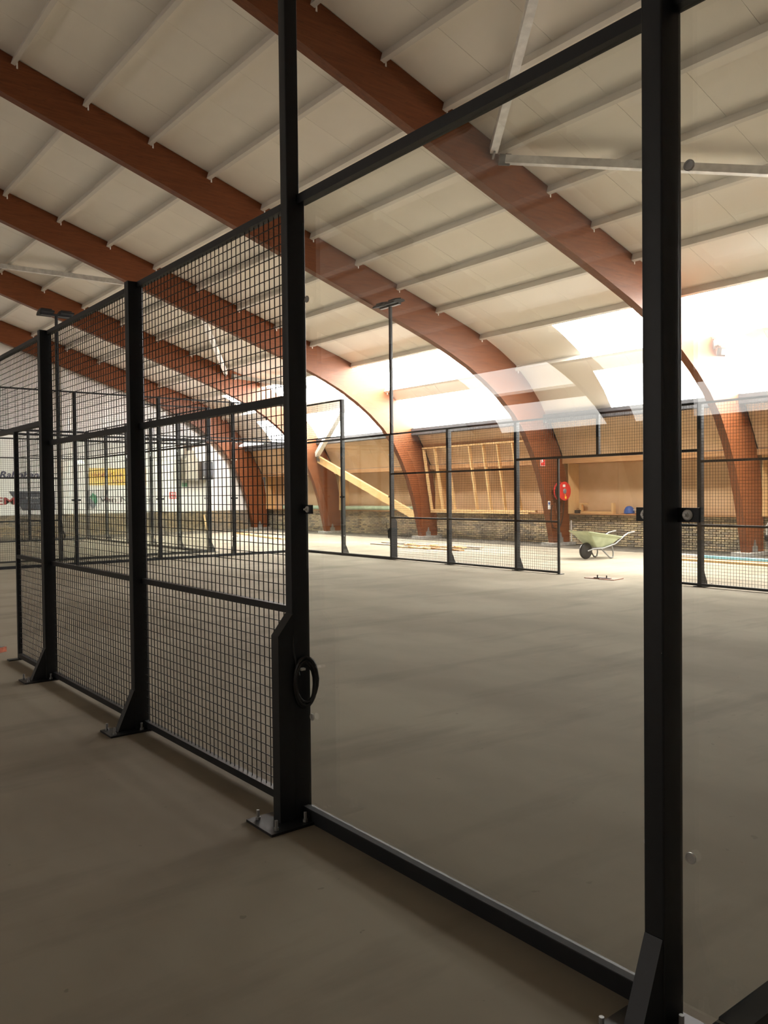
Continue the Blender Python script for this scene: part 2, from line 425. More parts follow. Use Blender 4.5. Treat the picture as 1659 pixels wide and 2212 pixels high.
# gable walls
XW = 19.80                                                    # inner face of the long brick walls
gp = [(-20.25, 0), (20.25, 0), (20.25, 2.37)] + [(19.1, 4.05)] + [(x, z) for x, z in reversed(offset([p for p in OUTP if 0 < p[0] <= 18.66], .10))] + [(0, OUTP[0][1]+.1)] \
    + [(-x, z) for x, z in offset([p for p in OUTP if 0 < p[0] <= 18.66], .10)] + [(-19.1, 4.05), (-20.25, 2.37)]
wall_gable = struct('wall_end', MB().prism(gp, YF, YF+.2, 'y'), 'gable')
struct('wall_front', MB().prism(gp, YB-.2, YB, 'y'), 'gable')

# brick helper: individual bricks as real geometry
BL, BH, BD, JT = .212, .050, .05, .0125
def brick_me(i, jig):
    mb = MB(); d = BD
    x0, x1 = -BL/2, BL/2
    e = .004
    v = [(0, x0, 0), (0, x1, 0), (0, x1, BH), (0, x0, BH), (-d, x0+e, e), (-d, x1-e, e), (-d, x1-e, BH-e), (-d, x0+e, BH-e)]
    mb.add(v, [(0,1,2,3),(7,6,5,4),(0,4,5,1),(1,5,6,2),(2,6,7,3),(3,7,4,0)])
    return mb.mesh('brick', BRICKS[i])
BRICKS2 = [brick_mat(10+i, c) for i, c in enumerate([(.36, .27, .155), (.30, .23, .14), (.235, .185, .12), (.33, .25, .15), (.19, .155, .11)])]
brick_meshes = [brick_me(i, 0) for i in range(5)]
wall_right = struct('wall_right', MB().box(XW+.035, XW+.4, YB-.2, YF+.2, 0, .895), 'mortar')
ROWS = 14
nb = 0; rest = MB()
for r in range(ROWS):
    z = .012 + r*(BH+JT)
    yy = 3.0 + (r % 2)*(BL+JT)/2
    while yy < YF-.1:
        tone = random.choices(range(5), (3, 3, 2, 3, 2))[0]; dx = random.uniform(-.004, .004)
        if 10.4 < yy < 15.9 and nb < 300:
            part('brick', brick_meshes[tone], None, wall_right, loc=(XW+.045+dx, yy, z)); nb += 1
        else:
            rest.cur = tone; d = BD; e = .004; X = XW+.045+dx; y0, y1 = yy-BL/2, yy+BL/2
            v = [(X, y0, z), (X, y1, z), (X, y1, z+BH), (X, y0, z+BH), (X-d, y0+e, z+e), (X-d, y1-e, z+e), (X-d, y1-e, z+BH-e), (X-d, y0+e, z+BH-e)]
            rest.add(v, [(7,6,5,4),(0,4,5,1),(1,5,6,2),(2,6,7,3),(3,7,4,0)])
        yy += BL+JT
part('brickwork', rest, BRICKS, wall_right, kind='stuff')
gb = MB()
for r in range(ROWS):
    z = .012 + r*(BH+JT); xx = 3.0 + (r % 2)*(BL+JT)/2
    while xx < 19.5:
        gb.cur = random.choices(range(5), (3, 3, 2, 3, 2))[0]; e = .004; Y = YF-.01; x0, x1 = xx-BL/2, xx+BL/2; d = .05
        v = [(x0, Y, z), (x1, Y, z), (x1, Y, z+BH), (x0, Y, z+BH), (x0+e, Y-d, z+e), (x1-e, Y-d, z+e), (x1-e, Y-d, z+BH-e), (x0+e, Y-d, z+BH-e)]
        gb.add(v, [(4,5,6,7),(0,1,5,4),(1,2,6,5),(2,3,7,6),(3,0,4,7)])
        xx += BL+JT
part('mortar_bed', MB().box(2.8, 19.8, YF-.045, YF, 0, .895), 'mortar', wall_gable)
part('brickwork', gb, BRICKS2, wall_gable, kind='stuff')
# opposite long wall (behind the camera)
wall_left = struct('wall_left', MB().box(-20.25, -XW, YB-.2, YF+.2, 0, 3.5), 'board')
# sill, recessed hardboard, rail, upper hardboard and skylight gutter, bay by bay
struct('trim_1', MB().box(XW-.14, XW+.36, YB, YF-.06, .895, .925), 'oldpine')
struct('trim_2', MB().box(18.42, 19.0, YB, YF, 3.57, 3.80), 'ledge')
struct('trim_3', MB().box(-19.0, -18.60, YB, YF, 3.67, 3.84), 'ledge')
up_b = [(18.72, 3.60), (18.93, 3.25), (19.17, 2.83), (19.30, 2.57)]
for j in range(1, len(ARCH_Y)-1):
    y0, y1 = ARCH_Y[j]+TH/2, ARCH_Y[j+1]-TH/2
    nbd = 4; w = (y1-y0)/nbd
    for q in range(nbd):
        a, b2 = y0+q*w+.003, y0+(q+1)*w-.003
        part('upper_board', strip_mesh('upper_board', up_b, .02, a, b2, 'board'), None, wall_right)
        part('lower_board', MB().box(XW+.18, XW+.2, a, b2, .925, 2.42), 'board', wall_right)
    part('timber_rail', MB().box(19.26, XW+.2, y0, y1, 2.40, 2.545), 'oldpine', wall_right)
    part('rail_lining', MB().box(19.31, XW+.1, y0, y1, 2.548, 2.6), 'unit', wall_right)
    part('reveal_board', MB().box(19.5, XW+.18, y1-.03, y1-.005, .925, 2.40), 'pine_z', wall_right)
    part('reveal_board', MB().box(19.5, XW+.18, y0+.005, y0+.03, .925, 2.40), 'pine_z', wall_right)

# ================================================================== court parts (local frame: x outwards from the fence plane, y along it)
CACHE = {}
def cached(key, fn):
    if key not in CACHE: CACHE[key] = fn()
    return CACHE[key]
def bolt_mesh():
    mb = MB(); mb.lathe([(.013, 0), (.013, .012)], 6); mb.lathe([(.008, .012), (.008, .045)], 8); return mb.mesh('anchor_bolt', 'zinc')
def post(label, pos, rotz, height=3.0, lamp=False, bolts=False, group=None, coil=False):
    T = thing('lamp_post' if lamp else 'fence_post', label, 'lamp post' if lamp else 'fence post', pos, rotz, group)
    if lamp:
        part('upright', cached('lup', lambda: MB().rrect(0, .10, -.03, .03, .012, 3.0).mesh('upright', 'black', True)), None, T)
        part('mast', cached('mast', lambda: MB().rrect(.03, .10, -.03, .03, 3.0, 6.02).mesh('mast', 'black', True)), None, T)
        part('foot_box', cached('fbx', lambda: MB().prism([(.095, .012), (.18, .012), (.18, .90), (.10, 1.0), (.095, 1.0)], -.032, .032, 'y').mesh('foot_box', 'black')), None, T)
        part('base_plate', cached('lpl', lambda: MB().box(-.01, .28, -.12, .12, 0, .012).mesh('base_plate', 'black')), None, T)
        bx = [(.235, -.085), (.235, .085), (.075, -.085), (.075, .085)]
        # head: two flat floodlights on a cross arm
        part('cross_arm', cached('arm', lambda: MB().box(.02, .10, -.36, .36, 6.0, 6.05).mesh('cross_arm', 'black')), None, T)
        for s in (-1, 1):
            fl = link('floodlight', cached('fl', lambda: flood()), T, (.03, s*.235, 6.06)); fl.rotation_euler = (0, math.radians(-12), 0)
            link('lens', cached('lens', lambda: MB().box(-.17, .13, -.15, .15, -.016, -.010).mesh('lens', 'alu')), fl, (0, 0, 0))
    else:
        h = height
        part('upright', cached(('up', h), lambda: MB().rrect(0, .10, -.034, .034, .012, h).mesh('upright', 'black', True)), None, T)
        part('gusset', cached('gus', lambda: MB().prism([(.095, .012), (.215, .012), (.20, .05), (.103, .27), (.095, .27)], -.03, .03, 'y').mesh('gusset', 'black')), None, T)
        part('base_plate', cached('pl', lambda: MB().box(-.01, .29, -.10, .10, 0, .012).mesh('base_plate', 'black')), None, T)
        bx = [(.255, -.07), (.255, .07), (.07, -.07), (.07, .07)]
    if bolts:
        for x, y2 in bx: link('anchor_bolt', cached('bolt', bolt_mesh), T, (x, y2, .012))
    return T
def flood():
    mb = MB()
    mb.prism([(-.19, -.012), (.15, -.012), (.15, .02), (.09, .055), (-.11, .055), (-.19, .02)], -.17, .17, 'y')
    for q in range(6): mb.box(-.10+q*.035, -.09+q*.035, -.13, .13, .055, .085)
    return mb.mesh('floodlight', 'black')
WR = .0039
def wires(L, z0, z1, y0=None):
    mb = MB(); a = -L/2 if y0 is None else y0; b2 = a+L
    n = max(1, round(L/.05)); m2 = max(1, round((z1-z0)/.05)); r = WR/2
    def bar(p0, p1, ax):
        if ax == 'z': v = [(x, y2, z) for z in (p0[2], p1[2]) for x, y2 in ((p0[0]-r, p0[1]-r), (p0[0]+r, p0[1]-r), (p0[0]+r, p0[1]+r), (p0[0]-r, p0[1]+r))]
        else: v = [(x, y2, z) for y2 in (p0[1], p1[1]) for x, z in ((p0[0]-r, p0[2]-r), (p0[0]+r, p0[2]-r), (p0[0]+r, p0[2]+r), (p0[0]-r, p0[2]+r))]
        mb.add(v, [(0, 1, 5, 4), (1, 2, 6, 5), (2, 3, 7, 6), (3, 0, 4, 7)])
    for i in range(1, n): bar((.018, a+L*i/n, z0), (.018, a+L*i/n, z1), 'z')
    for i in range(1, m2): bar((.018+WR*.9, a, z0+(z1-z0)*i/m2), (.018+WR*.9, b2, z0+(z1-z0)*i/m2), 'y')
    return mb.mesh('wire_mesh', 'wire')
def rail(L, z0, z1, x0=.0, x1=.04, y0=None):
    a = -L/2 if y0 is None else y0
    return MB().box(x0, x1, a, a+L, z0, z1).mesh('rail', 'black')
def mesh_panel(label, pos, rotz, L, group=None):
    T = thing('mesh_panel', label, 'fence panel', pos, rotz, group); l = L-.062
    for z0, z1 in ((.02, .06), (.985, 1.02), (2.02, 2.06), (2.965, 3.0)):
        part('rail', cached(('rail', round(l, 3), z0), lambda: rail(l, z0, z1)), None, T)
    for z0, z1 in ((.06, .985), (1.02, 2.02), (2.06, 2.965)):
        part('wire_mesh', cached(('wire', round(l, 3), z0), lambda: wires(l, z0, z1)), None, T, kind='stuff')
    return T
def top_panel(label, pos, rotz, L, group=None):
    T = thing('upper_mesh_panel', label, 'fence panel', pos, rotz, group); l = L-.062
    for z0, z1 in ((3.04, 3.07), (3.965, 4.0)):
        part('rail', cached(('rail', round(l, 3), z0), lambda: rail(l, z0, z1)), None, T)
    part('wire_mesh', cached(('wire', round(l, 3), 3.07), lambda: wires(l, 3.07, 3.965)), None, T, kind='stuff')
    return T
def bolt_disc():
    mb = MB(); mb.lathe([(.0155, .0), (.0155, .005), (.012, .008)], 18, 'x'); mb.lathe([(.008, .008), (.008, .013)], 6, 'x'); mb.lathe([(.0045, .013), (.0045, .022)], 8, 'x')
    return mb.mesh('glass_bolt', 'bolt', True)
def bolt_ring():
    mb = MB(); mb.lathe([(.0165, .018), (.0165, .022), (.014, .024), (.010, .024), (.010, .0225)], 18, 'x')
    return mb.mesh('glass_bolt', 'bolt', True)
def glass_panel(label, pos, rotz, L, group=None, bottom=True, detail=True):
    T = thing('glass_panel', label, 'glass wall', pos, rotz, group); l = L-.072
    part('glass_pane', cached(('pane', round(l, 3)), lambda: MB().box(.006, .018, -l/2, l/2, .055, 2.955).mesh('glass_pane', 'glass')), None, T)
    lr = L-.062
    if bottom:
        part('bottom_rail', cached(('brail', round(lr, 3)), lambda: MB().box(.002, .05, -lr/2, lr/2, 0, .062).mesh('bottom_rail', 'black')), None, T)
        if detail: part('rail_cover', cached(('brailc', round(lr, 3)), lambda: MB().box(.020, .05, -lr/2, lr/2, .062, .066).mesh('rail_cover', 'alu')), None, T)
    part('top_rail', cached(('trail', round(lr, 3)), lambda: MB().box(-.002, .045, -lr/2, lr/2, 2.955, 3.0).mesh('top_rail', 'black')), None, T)
    if detail:
        for s in (-1, 1):
            y2 = s*(L/2-.070)
            for z in (.5, 2.5): link('glass_bolt', cached('gring', bolt_ring), T, (0, y2, z))
            br = link('clamp', cached(('clamp', s), lambda: MB().box(.022, .030, -.034, .034, -.021, .021).mesh('clamp', 'black')), T, (0, y2, 1.5))
            link('clamp_bolt', cached('gdisc', bolt_disc), br, (.030, 0, 0))
    return T
def gate_side(label, pos, rotz, L, jamb, group=None):
    T = thing('gate_side_panel', label, 'fence panel', pos, rotz, group); l = L-.03
    for z0, z1 in ((.02, .06), (.985, 1.02)): part('rail', rail(L-.06, z0, z1), None, T)
    for z0, z1 in ((.06, .985), (1.02, 2.2)): part('wire_mesh', wires(L-.06, z0, z1), None, T, kind='stuff')
    y2 = jamb*(L/2-.015)
    part('jamb', MB().rrect(0, .04, y2-.02, y2+.02, .01, 2.2, .004), 'black', T)
    part('foot_plate', MB().box(-.01, .13, y2-.04, y2+.04, 0, .01), 'black', T)
    return T
def gate_head(label, pos, rotz, L, group=None):
    T = thing('gate_head_panel', label, 'fence panel', pos, rotz, group); l = L-.062
    part('rail', rail(l, 2.2, 2.245, 0, .05), None, T); part('rail', rail(l, 2.965, 3.0), None, T)
    part('middle_post', MB().rrect(0, .06, -.03, .03, 2.245, 2.965, .004), 'black', T)
    for a in (-l/2, .03): part('wire_mesh', wires(l/2-.03, 2.245, 2.965, a), None, T, kind='stuff')
    return T
# ------------------------------------------------------------------ court beside the camera
X0, X1 = 2.193, 12.33
CY = 3.411; S = 2.005                                        # first lamp post and post spacing
def cy(u): return CY + S*(u-4)/2
YE = cy(20)-.06
NR, FR, ER = PI, 0.0, PI/2
# near side
post('black lamp post rising out of the frame, between mesh panels and glass', (X0, cy(4), 0), NR, lamp=True, bolts=True)
post('nearest and widest black post, at the right between two glass panels', (X0, cy(2), 0), NR, 4.0, bolts=True)
post('black mesh fence post with base plate, next left of the tall lamp post', (X0, cy(6), 0), NR, 3.0, bolts=True)
post('leftmost of the thick near black posts, beside the gate opening', (X0, cy(8), 0), NR, 3.0, bolts=True)
post('near fence post beyond the gate, out of frame to the left', (X0, cy(12), 0), NR, 3.0)
glass_panel('large clear glass panel in the foreground, right of the tall lamp post', (X0, cy(3), 0), NR, S)
glass_panel('clear glass panel at the right edge, beyond the nearest post', (X0, cy(1), 0), NR, S, bottom=False)
mesh_panel('nearest black wire mesh panel, touching the tall lamp post', (X0, cy(5), 0), NR, S)
mesh_panel('second black wire mesh panel, between the two thick left posts', (X0, cy(7), 0), NR, S)
gate_side('narrow black mesh panel with thin jamb at the near gate', (X0, cy(8.55), 0), NR, S*.55, -1)
gate_head('black mesh panel above the near gate opening, cut by left edge', (X0, cy(10), 0), NR, S*2)
# far side
G1 = 'posts of the far side fence'
post('slim black post in the far fence, seen just right of the nearest post', (X1, cy(8), 0), FR, 3.0, bolts=True, group=G1)
post('black far fence post left of the gate, before the hose reel arch', (X1, cy(12), 0), FR, 3.0, bolts=True, group=G1)
post('black far fence post in front of the pale stud frame', (X1, cy(14), 0), FR, 3.0, bolts=True, group=G1)
post('tall black lamp post in the far fence with twin floodlights', (X1, cy(16), 0), FR, lamp=True)
post('taller black far fence post carrying the glass left of the far lamp post', (X1, cy(18), 0), FR, 4.0, group=G1)
post('black corner post of the near court, hidden behind the tall lamp post', (X1, YE, 0), FR, 4.0)
post('far fence post out of frame at the right', (X1, cy(6), 0), FR, 3.0)
mesh_panel('far black mesh panel at the right edge, before the blue foam strips', (X1, cy(7), 0), FR, S)
gate_side('far mesh panel behind the nearest post, right of the far gate', (X1, cy(8.49), 0), FR, S*.49, 1)
gate_head('black mesh panel over the far gate opening, above the wheelbarrow', (X1, cy(10), 0), FR, S*2)
gate_side('narrow far mesh panel with thin jamb, left of the wheelbarrow', (X1, cy(11.45), 0), FR, S*.55, -1)
mesh_panel('far black mesh panel in front of the pale stud frame', (X1, cy(13), 0), FR, S)
mesh_panel('far black mesh panel immediately right of the far lamp post', (X1, cy(15), 0), FR, S)
glass_panel('far clear glass panel left of the far lamp post, before the pine brace', (X1, cy(17), 0), FR, S)
L8 = YE-cy(18)
glass_panel('far glass panel in the court corner, just right of the tall lamp post', (X1, (YE+cy(18))/2, 0), FR, L8)
top_panel('black mesh strip above the corner glass of the far fence', (X1, (YE+cy(18))/2, 0), FR, L8)
# end wall
WS = (X1-X0)/5
ords = ['', 'first', 'second', 'third', 'fourth']
for i in range(1, 5):
    lab = {1: 'end wall post of the near court, out of frame at the left', 2: 'leftmost slim end wall post, seen between the two thick left posts',
           3: 'middle slim end wall post, seen right of the second thick post', 4: 'rightmost slim end wall post, in front of the white gable wall'}[i]
    post(lab, (X0+WS*i, YE, 0), ER, 4.0, group='posts of the near court end wall')
post('end wall corner post out of frame at the left', (X0, YE, 0), ER, 4.0)
for i in range(5):
    xm = X0+WS*(i+.5)
    pos = ['out of frame at the left', 'cut by the left edge', 'seen through the second mesh panel', 'seen through the nearest mesh panel', 'ending behind the tall lamp post'][i]
    glass_panel('end wall glass panel of the near court, '+pos, (xm, YE, 0), ER, WS)
    top_panel('mesh strip on top of the end wall glass, '+pos, (xm, YE, 0), ER, WS)
# ------------------------------------------------------------------ second court, turned a quarter, in front of the gable
CX, C0 = 10.35, 21.05
def vx(u): return CX-u
for k in range(6):
    lab = ['second court corner post with foot bracket, nearest to the end wall glass', 'second post along the far court glass wall, from its near corner',
           'third post along the far court glass wall, from its near corner', 'post of the far court glass wall hidden by the second thick post',
           'distant court post in front of the yellow banner', 'most distant court corner post, left of the yellow banner'][k]
    post(lab, (CX, C0+2*k, 0), FR, 4.0, group='posts of the second court glass wall')
for k in range(5):
    lab = ['nearest', 'second nearest', 'middle', 'second farthest', 'farthest'][k]
    glass_panel(lab+' glass panel of the second court end, parallel to the long wall', (CX, C0+2*k+1, 0), FR, 2.0, detail=k < 2)
    top_panel(lab+' mesh strip above the second court end glass', (CX, C0+2*k+1, 0), FR, 2.0)
NR2, FR2 = -PI/2, PI/2
post('second court post between lamp and corner, facing the near court', (vx(2), C0, 0), NR2, 4.0)
post('tall lamp post of the second court with twin floodlights, upper left', (vx(4), C0, 0), NR2, lamp=True)
post('second court mesh post beyond the left edge', (vx(6), C0, 0), NR2, 3.0)
glass_panel('second court side glass panel at its near corner', (vx(1), C0, 0), NR2, 2.0)
top_panel('mesh strip above the second court side glass at its near corner', (vx(1), C0, 0), NR2, 2.0)
glass_panel('second court side glass panel beside its lamp post', (vx(3), C0, 0), NR2, 2.0)
mesh_panel('distant mesh panel at the left edge, in front of the navy lettering', (vx(5), C0, 0), NR2, 2.0)
mesh_panel('distant mesh panel of the second court, out of frame at left', (vx(7), C0, 0), NR2, 2.0)
post('second court rear post in front of the navy lettering', (vx(2), C0+10, 0), FR2, 4.0)
post('second court rear post out of frame at the left', (vx(4), C0+10, 0), FR2, 3.0)
glass_panel('rear side glass panel of the second court by the yellow banner', (vx(1), C0+10, 0), FR2, 2.0, detail=False)
top_panel('mesh strip above the rear side glass of the second court', (vx(1), C0+10, 0), FR2, 2.0)
glass_panel('rear side glass panel of the second court by the navy lettering', (vx(3), C0+10, 0), FR2, 2.0, detail=False)

# ================================================================== loose and fixed things
# white wind braces under the roof
def roof_pt(X, Y, off=-.22):
    P, t, n = at_x(X); p = P + n*off; return (p.x, Y, p.z)
def brace(label, a, b2, mat='whitepaint', w=.13, h=.13):
    a = Vector(a); T = thing('wind_brace', label, 'brace', a, 0, 'white steel wind braces')
    c = Vector(b2)-a; d = c.normalized()
    part('strut', MB().beam(d*.12, c-d*.12, w, h), mat, T)
    part('end_plate', MB().beam((0, 0, 0), d*.2, w*.25, h*1.5), 'zinc', T); part('end_plate', MB().beam(c-d*.2, c, w*.25, h*1.5), 'zinc', T)
    return T
a0, a1, a3, a4 = ARCH_Y[2]+TH/2+.02, ARCH_Y[3]-TH/2-.02, ARCH_Y[5]+TH/2+.02, ARCH_Y[6]-TH/2-.02
a0, a1 = ARCH_Y[1]+.12+SP*0, 0
Ya, Yb = ARCH_Y[2]+.11, ARCH_Y[3]-.11
brace('white steel brace rising steeply behind the top glass rail', roof_pt(10.42, Yb), roof_pt(6.18, Ya))
brace('white steel brace running right from the overhead arch behind the nearest post', roof_pt(10.58, Yb), roof_pt(14.43, Ya))
brace('pale brace crossing the glowing roof sheets at the right edge', roof_pt(17.47, Yb), roof_pt(14.65, Ya))
brace('lower pale brace across the glowing sheets at the right edge', roof_pt(17.63, Yb), roof_pt(18.45, Ya))
Ya, Yb = ARCH_Y[5]+.11, ARCH_Y[6]-.11
brace('white steel brace under the roof at the left edge', roof_pt(10.31, Ya), roof_pt(5.86, Yb))
brace('white steel brace seen through the nearest mesh panel', roof_pt(10.58, Ya), roof_pt(14.54, Yb))
brace('white steel brace crossing glowing sheets left of the far lamp post', roof_pt(17.47, Ya), roof_pt(14.76, Yb))
brace('thick white strut rising from the top of the pine brace', (18.42, Yb, 3.12), (16.38, Ya, 5.35), 'whitepaint', .17, .2)
# pine brace
T = thing('pine_brace', 'long diagonal pine beam leaning down between two arch feet', 'beam', (18.5, ARCH_Y[6]-.16, 2.97))
p0 = Vector((0, 0, 0)); p1 = Vector((.27, ARCH_Y[5]+.14-(ARCH_Y[6]-.16), .78-2.97))
part('beam', MB().beam(p0, p1, .12, .26), 'pine', T)
part('end_bracket', MB().beam(p0-(p1-p0).normalized()*.1, p0+(p1-p0).normalized()*.15, .13, .12), 'zinc', T)

# stud frame leaning in the bay right of the far lamp post
T = thing('stud_frame', 'pale pine stud frame leaning against the brown boards', 'timber frame', (19.27, 19.53, .925))
yA, yB = -2.55, 2.27
def sp(y2, z): return (-.02-.36*(z-.05)/1.95, y2, z*1.085)
part('bottom_plate', MB().beam(sp(yA, .06), sp(yB, .06), .10, .05), 'pine', T); part('bottom_plate', MB().beam(sp(yA+.3, .0), sp(yB, .0), .10, .05), 'pine', T)
part('top_plate', MB().beam(sp(yA+.15, 2.03), sp(yB, 2.03), .10, .05), 'pine', T)
for y2 in (2.24, 1.66, 1.06, -.02, -.65, -1.28, -1.93):
    part('stud', MB().beam(sp(y2, .08), sp(y2, 2.0), .045, .10, (1, 0, 0)), 'pine_z', T)

# pale green pipe resting on the sill
T = thing('green_pipe', 'long pale green plastic pipe lying on the brick sill', 'pipe', (19.70, 22.35, 1.015))
part('pipe', MB().tube([(0, 0, 0), (.0, 3, .01), (-.02, 5.4, 0)], .085, 14), 'green_pipe', T, True)
part('pipe_socket', MB().tube([(0, .0, 0), (0, .22, 0)], .1, 14), 'green_pipe', T, True)
T = thing('green_pipe', 'short pale green pipe on the sill beside the gable', 'pipe', (19.70, 28.05, 1.015))
part('pipe', MB().tube([(0, 0, 0), (.0, 4.2, .0)], .085, 14), 'green_pipe', T, True)
part('pipe_socket', MB().tube([(0, 4.1, 0), (0, 4.32, 0)], .1, 14), 'green_pipe', T, True)

# fire hose reel on its arch
ya = ARCH_Y[4]-TH/2
T = thing('hose_reel', 'round red fire hose reel mounted on the timber arch', 'hose reel', (19.0, ya, 1.592))
part('drum', MB().lathe([(.0, -.30), (.27, -.30), (.275, -.29), (.27, -.28), (.15, -.275), (.15, -.13), (.27, -.125), (.275, -.115), (.27, -.105), (0, -.105)], 32, 'y'), 'red', T, True)
part('hub', MB().lathe([(0, -.315), (.05, -.315), (.07, -.305), (.07, -.299)], 18, 'y'), 'grey', T, True)
part('hub_ring', MB().lathe([(.055, -.304), (.078, -.304), (.078, -.30)], 20, 'y'), 'zinc', T, True)
part('hose_coil', MB().lathe([(.15, -.27), (.24, -.26), (.25, -.2), (.24, -.14), (.15, -.135)], 28, 'y'), 'rubber', T, True)
part('wall_bracket', MB().box(-.06, .06, -.11, 0, -.1, .1), 'zinc', T)
part('sticker', MB().box(-.09, .02, -.304, -.3005, .12, .19), 'whitepaint', T, label='white sticker')
part('sticker', MB().box(-.0, .075, -.304, -.3005, -.22, -.15), 'yellow2', T, label='yellow sticker')
part('sticker', MB().lathe([(0, -.304), (.022, -.304), (.022, -.3005)], 10, 'y', (.02, 0, -.115)), 'yellow2', T, label='small yellow sticker')
hp = [(.10, -.2, -.27), (.13, -.14, -.5), (.17, -.08, -.75), (.12, -.05, -.98), (-.05, -.04, -1.12), (-.22, -.04, -1.05), (-.30, -.04, -.85), (-.30, -.04, -.6), (-.24, -.04, -.4)]
part('hose', MB().tube(hp, .013, 8), 'rubber', T, True)
T = thing('hose_guide', 'thin steel hose guide frame fixed below the red reel', 'bracket', (19.0, ya, .95))
part('frame', MB().tube([(-.09, -.02, .3), (-.09, -.05, .0), (.16, -.05, .02), (.16, -.02, .3)], .012, 6), 'rust', T)
part('nozzle', MB().tube([(0, -.05, -.01), (0, -.05, -.09)], .015, 8), 'zinc', T)
T = thing('fire_sign', 'small red and white fire hose sign on the timber arch', 'sign', (18.39, ya, 2.44))
part('sign_plate', MB().box(-.10, .10, -.008, 0, -.115, .115), 'whitepaint', T)
part('red_field', MB().box(-.092, .092, -.010, -.008, -.107, .107), 'red', T)
part('pictogram', MB().box(-.07, .0, -.012, -.010, .03, .09).box(-.07, -.03, -.012, -.010, -.03, .02).box(-.02, .03, -.012, -.010, .0, .02), 'whitepaint', T)
T = thing('notice_sticker', 'small white and blue round sticker low on the hose reel arch', 'sticker', (18.66, ya, 1.19))
part('backing', MB().box(-.05, .05, -.006, 0, -.12, .12), 'whitepaint', T); part('blue_field', MB().lathe([(0, -.008), (.04, -.008), (.04, -.006)], 14, 'y', (0, 0, .05)), 'blue', T)
T = thing('cable_conduit', 'thin white conduit running down the hose reel arch', 'conduit', (19.63, ya-.02, .1))
part('tube', MB().tube([(0, 0, 0), (.0, 0, .35), (-.01, 0, .62)], .014, 8), 'cloth', T)
part('clip', MB().box(-.02, .02, -.02, .02, .3, .33), 'zinc', T)

# wheelbarrow
T = thing('wheelbarrow', 'pale green wheelbarrow standing on the floor by the far wall', 'wheelbarrow', (15.62, 12.28, 0), -.10)
def tray():
    mb = MB()
    # rings: bottom, mid, rim  (x along the barrow, y across); front is at -x (over the wheel)
    def ring(x0, x1, w0, w1, z0, z1, n=4):
        pts = []
        cr = .06
        for cx, cy_, a0, ww in ((x1, 1, 0, w1), (x0, 1, PI/2, w0), (x0, -1, PI, w0), (x1, -1, 1.5*PI, w1)):
            for i in range(n+1):
                a = a0 + PI/2*i/n; sx = 1 if cx == x1 else -1
                px = cx - sx*cr + cr*math.cos(a); py = cy_*(ww-cr) + cr*math.sin(a)
                t = (px-x0)/(x1-x0); pts.append((px, py, z0+(z1-z0)*t))
        return pts
    R = [ring(.17, .58, .16, .19, .275, .265), ring(-.03, .76, .24, .26, .46, .40), ring(-.22, .90, .30, .30, .655, .50), ring(-.25, .92, .325, .32, .665, .505), ring(-.25, .92, .325, .32, .65, .49)]
    R += [ring(-.01, .745, .225, .245, .47, .41), ring(.185, .565, .145, .175, .29, .28)]
    n = len(R[0]); vs = [p for r in R for p in r]; fs = []
    for i in range(len(R)-1):
        for k in range(n): fs.append((i*n+k, i*n+(k+1) % n, (i+1)*n+(k+1) % n, (i+1)*n+k))
    fs.append(tuple(range(n))); fs.append(tuple((len(R)-1)*n+k for k in range(n-1, -1, -1)))
    return mb.add(vs, fs)
part('tray', tray(), 'tub', T, True)
wh = part('wheel', MB().lathe([(.07, -.045), (.14, -.05), (.178, -.035), (.19, 0), (.178, .035), (.14, .05), (.07, .045)], 28, 'y', (0, 0, .19)), 'rubber', T, True)
part('wheel_hub', MB().lathe([(0, -.052), (.05, -.052), (.09, -.035), (.09, .035), (.05, .052), (0, .052)], 18, 'y', (0, 0, .19)), 'dark', wh, True)
for s in (-1, 1):
    part('frame_tube', MB().tube([(-.02, s*.085, .19), (.12, s*.12, .235), (.38, s*.205, .252), (.70, s*.265, .34), (.98, s*.29, .52), (1.10, s*.29, .575), (1.32, s*.29, .60)], .017, 8), 'galv', T, True)
    part('grip', MB().tube([(1.2, s*.29, .588), (1.33, s*.29, .602)], .022, 8), 'galv', T, True)
    part('leg', MB().tube([(.30, s*.18, .25), (.42, s*.22, .13), (.52, s*.25, .03), (.57, s*.25, .017), (.63, s*.25, .03), (.65, s*.245, .12), (.60, s*.24, .34)], .017, 8), 'galv', T, True)

# things on the sill in the wheelbarrow bay
zs = .925
T = thing('timber_offcut_frame', 'U-shaped pine frame standing on the brick sill', 'timber frame', (19.85, 15.2, zs))
part('base_board', MB().box(-.07, .07, -.62, .62, .0, .065), 'pine', T)
part('end_block', MB().box(-.05, .05, -.62, -.54, .065, .31), 'pine_z', T); part('end_block', MB().box(-.05, .05, .52, .60, .065, .31), 'pine_z', T)
part('end_cap', MB().box(-.05, .05, .34, .52, .26, .31), 'pine', T)
T = thing('dark_toolbox', 'small dark box of fixings beside the pine frame on the sill', 'box', (19.75, 15.80, zs))
part('body', MB().box(-.09, .09, -.06, .06, 0, .10), 'dark', T); part('handle', MB().tube([(0, -.05, .10), (0, -.03, .14), (0, .03, .14), (0, .05, .10)], .008, 6), 'rust', T)
T = thing('blue_bucket', 'blue plastic bag lump on the brick sill by the nearest post', 'bag', (19.8, 14.05, zs))
part('body', MB().lathe([(.12, 0), (.15, .03), (.14, .12), (.10, .19), (.05, .225), (.0, .23)], 12), 'blue', T, True)
part('tie', MB().tube([(.0, -.1, .12), (0, -.4, .12), (0, -.75, .13)], .012, 6), 'cloth', T)
part('tray', MB().box(-.12, .12, -.28, .18, 0, .02), 'rust', T)

